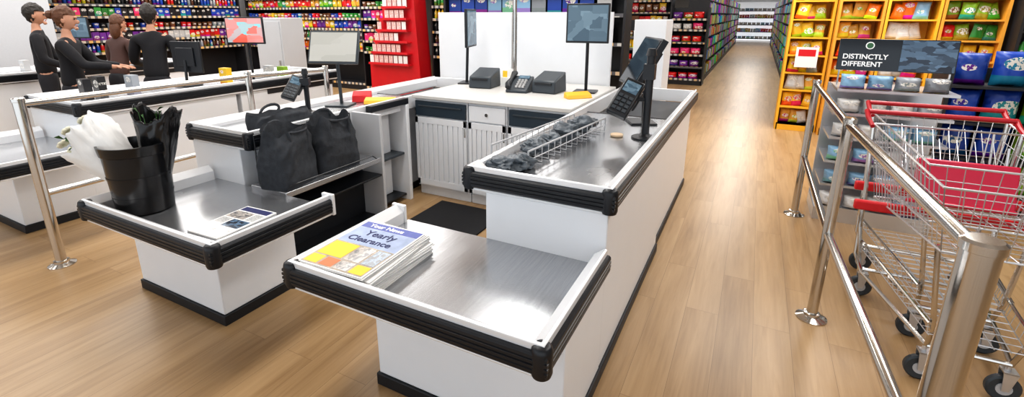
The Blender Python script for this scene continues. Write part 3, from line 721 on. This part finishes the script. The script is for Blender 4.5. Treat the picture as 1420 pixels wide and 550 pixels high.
gondola((-11.3,5.6,0),pi/2,3.9,2.3,.4,[.9,1.12,1.34,1.56,1.78,2.0],BLKSH,'black wall shelving filled with small mixed goods',[('bottle','krbsn'),('carton','krvws'),('tub','nksbr'),('carton','kbpgk')],'on the black wall shelving',zmin=.85,sc=.82)
gondola((-9.2,8.3,0),0,3.9,2.3,.4,Z2,BLKSH,'black shelving packed with bright snack packets',[('crisp_packet','yrdlg'),('carton','ogrby'),('bottle','rdnyg'),('crisp_packet','rybvd'),('tub','ygbrn')],'on the bright snack shelving',zmin=.8,sc=.82)
gondola((-6.72,8.0,0),0,.9,2.3,.4,Z2,BLKSH,'black shelving with dark boxed goods',[('carton','kvpgn'),('tub','kgnrv')],'on the black shelving',zmin=.8,sc=.82)
gondola((-4.85,7.7,0),0,.8,2.2,.35,Z2,BLKSH,'narrow black shelf of bottles',[('bottle','nkrgy'),('bottle','gknor')],'on the narrow black shelf',zmin=.75,sc=.85)
gondola((-2.75,6.3,0),0,2.6,2.1,.3,[.9,1.25,1.6,1.86],BLKSH,'magazine shelving with pale covers behind the service desk',[('magazine','wcsbw'),('magazine','wprck'),('magazine','wbcsw')],'on the magazine shelving',zmin=1.2)
gondola((-1.85,9.2,0),0,.95,1.5,.4,[.14,.42,.62,.82,1.02,1.22],BLKSH,'low shelf of small confectionery beside the aisle',[('carton','dynrn'),('tub','wyrdn')],'on the low confectionery shelf',zmin=.3,sc=.8)
gondola((-1.43,12.4,0),0,.8,1.75,.4,[.14,.42,.70,.98,1.26,1.5],BLKSH,'black aisle-end display with pink packs',[('wrapped_pack','pprwp'),('wrapped_pack','ppvrw')],'on the aisle-end display',zmin=.1)
gondola((-3.3,12.8,0),0,2.8,2.3,.4,ZS,BLKSH,'black shelving of orange and brown goods at the aisle end',[('carton','onyrn'),('crisp_packet','dynrw')],'on the shelving behind',zmin=1.2)
def aisle(x,rotz,label,y0,y1):
    T=gondola((x,(y0+y1)/2,0),rotz,y1-y0,2.1,.45,ZS,BLKSH,label,[],'',fill=False,strip=False)
    k=MB();sgn=1 if rotz>0 else -1
    fx=x+sgn*.45
    for z in ZS:
        y=y0+.05
        while y<y1-.15:
            w=random.uniform(.08,.2);h=random.uniform(.17,.25);o_=random.uniform(-.03,.01)
            k.box(fx-sgn*.16,y,z+.001,fx+sgn*o_,y+w-.010,z+h);y+=w
    k.build('grocery_goods',ISL,None,smooth=0,label='mixed grocery packets filling the long aisle shelving',cat='groceries',kind='stuff')
aisle(-1.52,pi/2,'long black grocery shelving along the aisle',12.6,31)
aisle(1.1,-pi/2,'long black grocery shelving on the other side of the aisle',11.5,31)
gondola((-.2,33.6,0),0,3.2,2.3,.5,[.2,.6,1.0,1.4,1.8],mat('white_chiller',(.85,.86,.88),.4,emis=.3),'bright white chiller shelving at the end of the aisle',[('wrapped_pack','swcws'),('carton','dcsrw')],'in the bright chiller',zmin=.1)
def stand(x0,x1,y,m,rows,label,where,H=2.1,zs=(.10,.34,.58,.82,1.06,1.30,1.54,1.78)):
    return gondola(((x0+x1)/2,y+.35,0),0,x1-x0,H,.35,list(zs),m,label,rows,where,zmin=.05,name='promotional_stand',strip=False,messy=True,gap=.86,sc=.92)
s1=stand(.39,.86,7.85,YEL,[('crisp_packet','wydyw'),('crisp_packet','ywdsy')],'tall yellow card stand of snack packets','on the yellow card stand')
stand(.90,1.36,7.7,ORG,[('crisp_packet','rdowr'),('crisp_packet','owdry')],'tall tan card stand of snack packets','on the tan card stand')
s3=stand(1.40,1.90,7.7,YEL,[('crisp_packet','wcbwo'),('crisp_packet','swbwo')],'yellow card stand with white and blue packets','on the second yellow stand')
stand(1.94,2.5,7.7,ORG,[('crisp_packet','lygyo'),('crisp_packet','ylgyr')],'tan card stand with lime and yellow packets','on the lime and yellow stand')
gondola((2.9,7.85,0),0,.65,2.1,.35,[.12,.45,.78,1.1,1.42,1.74],BLKSH,'black stand of drink bottles',[('bottle','kbnkr'),('bottle','kkngb')],'on the black drinks stand',zmin=.05,name='promotional_stand',strip=False)
box('pillar',(2.75,6.6,0,2.95,6.8,3.3),CEIL,bevel=.01,label='slim white square pillar beside the stands',cat='pillar')
for (P,z,c) in((s1,.90,RED),(s3,1.80,GREYC)):
    T=thing('promotional_card','','',parent=P,loc=(0,-.40,z));k=MB();k.box(-.13,-.004,0,.13,.004,.27);k.build('card_face',PAPERW,T,smooth=0)
    k=MB();k.box(-.10,-.006,.15,.10,-.004,.24);k.build('printed_block',c,T,smooth=0)
# display rack w/ sign
gondola((.94,4.80,0),0,.74,1.06,.42,[.12,.31,.50,.69,.88,1.06],WIRE,'silver display rack of wrapped packs under a printed sign',[('wrapped_pack','wcwsw'),('wrapped_pack','wwswc'),('wrapped_pack','scwww')],'on the silver display rack',zmin=.1,back=True,name='display_rack',strip=False,gap=.98,sc=.72,sides=False)
T=thing('promotional_sign','black sign with white lettering, round emblem and a photo','sign',(.94,4.62,1.18))
k=MB();k.m=Matrix.Rotation(-.15,4,'X')
k.box(-.36,-.006,0,.36,.006,.24);k.build('sign_board',SCREENK,T,bevel=.003)
k=MB();k.m=Matrix.Rotation(-.15,4,'X');k.box(.03,-.009,.008,.353,-.006,.232);k.build('photo_print',PHOTO,T,smooth=0)
S=Matrix.Rotation(-.15,4,'X')
for s_,zz_ in(('DISTINCTLY',.088),('DIFFERENT',.032)):
    p=S@Vector((-.33,-.009,zz_));text('sign_text',s_,.052,p,(pi/2-.15,0,0),WTEXT,T,bold=.0012)
k=MB();k.m=S;k.cyl((-.165,-.010,.19),(-.165,-.006,.19),.028,n=24);e=k.build('round_emblem',WTEXT,T)
k=MB();k.m=S;k.cyl((-.165,-.0115,.19),(-.165,-.0098,.19),.021,n=24);k.build('emblem_centre',mat('emblem_green',(.03,.12,.05),.5,var=.1),e)
for sx in(-.34,.33):
    k=MB();k.box(sx,.0,-.12,sx+.01,.012,.02);k.build('sign_leg',WIRE,T)
zsb=[.14,.44,.74,1.04]
gondola((1.95,5.6,0),0,1.0,1.16,.4,zsb,BLKSH,'low dark rack of green and blue bulk bags',[],'',fill=False,strip=False,back=True)
for z_ in zsb:
    for i in range(4):
        place('bulk_bag',Matrix.Translation((1.59+i*.24,5.33,z_+.001)),'bblg'[i],'bulk bags on the low dark rack','on the low dark rack',random.uniform(.70,.78),.15)
# ------------------------------------------------------------------ red leaflet display
T=thing('leaflet_display','tall red stepped display widening at the base with pale leaflets','display stand',(-5.85,7.2,0))
pr=[(.55,0),(.42,2.3),(-.05,2.3)]
x=-.05;zc=2.3
for j in range(8):
    zc-=.20;pr.append((x,zc));x-=.075;pr.append((x,zc))
pr.append((x,0))
n=len(pr)
k=MB();k.add([(x_,-.15,z_) for x_,z_ in pr]+[(x_,.2,z_) for x_,z_ in pr],[tuple(range(n)),tuple(range(n,2*n))[::-1]]+[(i,(i+1)%n,n+(i+1)%n,n+i) for i in range(n)])
k.build('red_body',RED,T,smooth=0)
for j in range(8):
    zb=.70+j*.20;xl=-.05-.075*max(0,int((2.3-zb-.01)//.20));xr=.36
    k=MB();k.box(xl,-.27,zb,xr,-.15,zb+.02);k.box(xl,-.275,zb,xr,-.265,zb+.04);k.build('pocket_shelf',RED,T,smooth=0)
    xx=xl+.06
    while xx<xr-.04:
        if random.random()<.85:
            k=MB();k.box(-.045,-.004,0,.045,.004,.15);k.build('leaflet',LEAFP if random.random()<.6 else PAPERW,None,smooth=0,label='pale printed leaflet in the red display',cat='leaflet',loc=(-5.85+xx,7.2-.235,zb+.022),group='leaflets in the red display')
        xx+=.112
T=thing('service_cabinet','light grey service cabinet standing behind the checkout lane','cabinet',(-6.35,5.0,0))
k=MB();k.box(-.28,-.2,0,.28,.2,1.55);k.build('cabinet_body',GREYC,T,bevel=.006)
k=MB();k.box(-.26,-.21,.08,.26,-.2,1.5);k.build('cabinet_door',GREYC,T,bevel=.003)
k=MB();k.box(.2,-.23,.8,.22,-.21,.95);k.build('handle',CHROME,T,bevel=.002)
for i,(x,y,c) in enumerate(((-5.0,3.2,'y'),(-5.05,3.95,'l'),(-5.3,3.95,'w'),(-5.35,2.2,'k'),(-5.2,2.4,'s'),(-8.3,2.3,'b'),(-8.1,2.6,'w'),(-5.25,2.05,'k'))):
    place('carton',Matrix.Translation((x,y,UZ if y<3.5 else .813)),c,'goods on the far counters','on the far checkout counter',.9)
# ------------------------------------------------------------------ people
def skin_mesh(verts,edges,radii,sub=2):
    me=bpy.data.meshes.new('tmp');me.from_pydata(verts,edges,[]);o=bpy.data.objects.new('tmp',me);COL.objects.link(o)
    sk=o.modifiers.new('s','SKIN');sk.use_smooth_shade=True;sk.branch_smoothing=.6
    for v,r in zip(me.skin_vertices[0].data,radii):v.radius=r if isinstance(r,tuple) else (r,r)
    me.skin_vertices[0].data[0].use_root=True
    sb=o.modifiers.new('b','SUBSURF');sb.levels=sub
    dg=bpy.context.evaluated_depsgraph_get();ev=o.evaluated_get(dg);m2=bpy.data.meshes.new_from_object(ev)
    bpy.data.objects.remove(o);vs=[tuple(v.co) for v in m2.vertices];fs=[tuple(p.vertices) for p in m2.polygons];return vs,fs
def person(loc,rotz,scale,label,top,hair,style,hands,headyaw=0,lean=0):
    T=thing('person',label,'person',loc,rotz);T.scale=(scale*.97,scale*.97,scale)
    ly=-lean
    sh=[(.165*s,ly*.8,1.365) for s in(-1,1)]
    el=[];wr=[]
    for s,(hx,hy,hz) in zip((0,1),hands):
        a=Vector(sh[s]);h=Vector((hx,hy,hz));d=h-a;Ln=d.length;U,F=.28,.25
        if Ln>U+F-.01:h=a+d.normalized()*(U+F-.01);d=h-a;Ln=d.length
        x=(U*U-F*F+Ln*Ln)/(2*Ln);r=math.sqrt(max(0,U*U-x*x));dn=d.normalized()
        pole=Vector((.35*(-1 if s==0 else 1),.5,-.8));pole=(pole-dn*pole.dot(dn)).normalized()
        el.append(a+dn*x+pole*r);wr.append(h)
    def chain(infl):
        V=[(0,0,.93 if not infl else .86),(0,ly*.3,1.05),(0,ly*.7,1.22),(0,ly*.9,1.37),(0,ly,1.46),(0,ly,1.53)];E=[(0,1),(1,2),(2,3),(3,4),(4,5)]
        Rr=[(.135+infl*1.9,.095+infl*1.9),(.115+infl,.085+infl),(.135+infl,.10+infl),(.12+infl,.07+infl),.048+infl*.8,.046]
        if infl: V=V[:5];E=E[:4];Rr=Rr[:5]
        for s in(0,1):
            b=len(V);sg=-1 if s==0 else 1
            hd=(wr[s]-el[s]).normalized()
            V+=[sh[s],tuple(el[s]),tuple(wr[s])];E+=[(3,b),(b,b+1),(b+1,b+2)];Rr+=[.054+infl,.038+infl,.024+infl*.9]
            if not infl:
                p=wr[s]+hd*.05;V.append(tuple(p));E.append((b+2,b+3));Rr.append((.030,.016))
                side=hd.cross(Vector((0,0,1))).normalized();up=side.cross(hd)
                for fi,(off,ln) in enumerate(((-.027,.062),(-.009,.072),(.009,.068),(.027,.052))):
                    q=len(V);V+=[tuple(p+side*off+hd*.035),tuple(p+side*off*1.1+hd*(.035+ln*.5)-up*.006),tuple(p+side*off*1.1+hd*(.033+ln*.85)-up*.024)];E+=[(b+3,q),(q,q+1),(q+1,q+2)];Rr+=[.0095,.009,.0075]
                q=len(V);V+=[tuple(p-side*.035*sg-hd*.01),tuple(p-side*.055*sg+hd*.025-up*.01)];E+=[(b+3,q),(q,q+1)];Rr+=[.011,.009]
        if not infl:
            for sg in(-1,1):
                b=len(V);V+=[(.09*sg,0,.86),(.10*sg,-.01,.48),(.10*sg,.02,.09),(.10*sg,-.12,.035)];E+=[(0,b),(b,b+1),(b+1,b+2),(b+2,b+3)];Rr+=[.08,.052,.036,(.035,.025)]
        return V,E,Rr
    k=MB();vs,fs=skin_mesh(*chain(0));k.add(vs,fs)
    HC=Vector((0,ly-.02,1.61));RH=Matrix.Translation(HC)@Matrix.Rotation(headyaw,4,'Z')@Matrix.Rotation(.12,4,'X');k.m=RH
    def hf(q):
        x,y,z=q
        if z<0:
            x*=1-.32*(-z)**1.3;
            if y>0:y*=1-.35*(-z)
        if y<0 and z<.4:y*=.93
        return Vector((x,y,z))
    k.ell((0,0,0),(.072,.092,.118),24,18,fn=hf)
    k.ell((0,-.096,-.018),(.012,.020,.024),10,8);k.ell((0,-.084,-.085),(.03,.02,.02),10,8);k.ell((0,-.083,.028),(.05,.012,.012),10,8)
    for sx in(-1,1):k.ell((sx*.073,.008,-.012),(.009,.018,.03),8,8)
    b=k.build('body',SKIN,T,smooth=180)
    rm=b.modifiers.new('r','REMESH');rm.mode='VOXEL';rm.voxel_size=.0065;rm.use_smooth_shade=True
    for sx in(-1,1):
        k=MB();k.m=RH;k.ell((sx*.03,-.081,.010),(.013,.010,.007),10,8);k.build('eye',EYEM,b,smooth=60)
    k=MB();k.m=RH;k.ell((0,-.091,-.055),(.024,.008,.007),10,8);k.build('mouth',LIPM,b,smooth=60)
    k=MB();k.m=RH
    def hh(q):
        x,y,z=q
        n=noise.noise(q*4)*.09+noise.noise(Vector((q.x*16,q.y*5,q.z*5)))*.06
        v=Vector((x,y,z))*(1+n-.03)
        if z<-.1:v.x*=1-.30*(-z);v.y*=1-.22*(-z)
        if y<-.15 and z<.22:v.y=max(v.y,-.15)*.5;v.x*=.99
        return v
    k.ell((0,.014,.018),(.085,.107,.125),48,36,fn=hh)
    k.build('hair',hair,T,smooth=60)
    if style=='bun':
        k=MB();k.m=RH;k.ell((0,.128,.03),(.038,.038,.042),20,14,fn=lambda q:q*(1+noise.noise(q*6)*.25));k.build('hair_bun',hair,T,smooth=60)
    if style=='long':
        k=MB();k.m=RH;k.ell((0,.06,-.08),(.076,.055,.14),20,14,fn=lambda q:q*(1+noise.noise(q*5)*.15));k.build('hair_back',hair,T,smooth=60)
    V,E,Rr=chain(.017);k=MB();vs,fs=skin_mesh(V,E,Rr)
    vs=[tuple(Vector(v)+Vector((1,1,0))*noise.noise(Vector(v)*14)*.007) for v in vs]
    k.add(vs,fs);k.build('jacket',top,T,smooth=180)
    V=[(0,0,1.02),(0,0,.90)];E=[(0,1)];Rr=[(.142,.108),(.155,.12)]
    for sg in(-1,1):
        q=len(V);V+=[(.09*sg,0,.80),(.10*sg,-.01,.48),(.10*sg,.02,.12)];E+=[(1,q),(q,q+1),(q+1,q+2)];Rr+=[.10,.075,.06]
    k=MB();vs,fs=skin_mesh(V,E,Rr);k.add(vs,fs);k.build('trousers',CLOTHT,T,smooth=180)
    for sg in(-1,1):
        k=MB();k.ell((.10*sg,-.06,.045),(.048,.13,.045),14,10,fn=lambda q:Vector((q.x,q.y,max(q.z,-.9))));k.build('shoe',SHOE,T,smooth=60)
person((-6.22,2.34,0),2.45,.965,'woman in black jacket, brown hair in a bun, reaching toward register',CLOTHK,HAIRB,'bun',[(-.16,-.44,1.12),(.16,-.42,1.10)],headyaw=.1,lean=.04)
person((-5.98,3.02,0),3.9,.985,'person in black top with dark hair seen from behind',CLOTHK,HAIRD,'short',[(-.24,-.34,1.08),(.24,-.36,1.05)],lean=.08)
person((-7.52,2.60,0),2.7,.99,'person in dark suit standing behind a checkout',CLOTHK,HAIRD,'short',[(-.2,-.25,1.0),(.2,-.3,1.0)])
person((-7.25,3.22,0),3.4,.92,'person in dark brown top with brown hair at a register',CLOTHP,HAIRB,'long',[(-.2,-.35,1.05),(.2,-.35,1.05)],lean=.12)
# ------------------------------------------------------------------ lights, world, camera
W=bpy.data.worlds.new('world');SC.world=W;W.use_nodes=True
bg=W.node_tree.nodes['Background'];bg.inputs[0].default_value=(.88,.94,1,1);bg.inputs[1].default_value=1.35
def area(x,y,sx,sy,p,z=3.25):
    l=bpy.data.lights.new('ceiling_light','AREA');l.shape='RECTANGLE';l.size=sx;l.size_y=sy;l.energy=p;l.color=(1,.985,.96)
    o=bpy.data.objects.new('ceiling_light',l);COL.objects.link(o);o.location=(x,y,z)
for x,y,sx,sy,p in((-8.5,3,1,5,110),(-6.6,3.5,.8,6,80),(-4.6,3.5,.7,6,88),(-2.0,3,.5,4.5,82),(1.2,4,.6,5,85),(-8.5,6.8,5,.8,105),(-3.5,8.5,5,.8,105),(.9,7,3,.8,105),(-.2,14,.9,7,125),(-.2,25,1.0,9,170)):
    area(x,y,sx,sy,p)
cam=bpy.data.cameras.new('camera');co=bpy.data.objects.new('camera',cam);COL.objects.link(co);SC.camera=co
cam.sensor_width=36;cam.lens=664/1420*36;cam.shift_x=(710-693)/1420;cam.shift_y=-(275-204)/1420;cam.clip_end=100;cam.clip_start=.02
yaw=math.radians(27.7);th=math.radians(15.5)
co.location=(0,0,1.6);co.rotation_euler=(pi/2-th,0,yaw)
print('products',cnt[0])
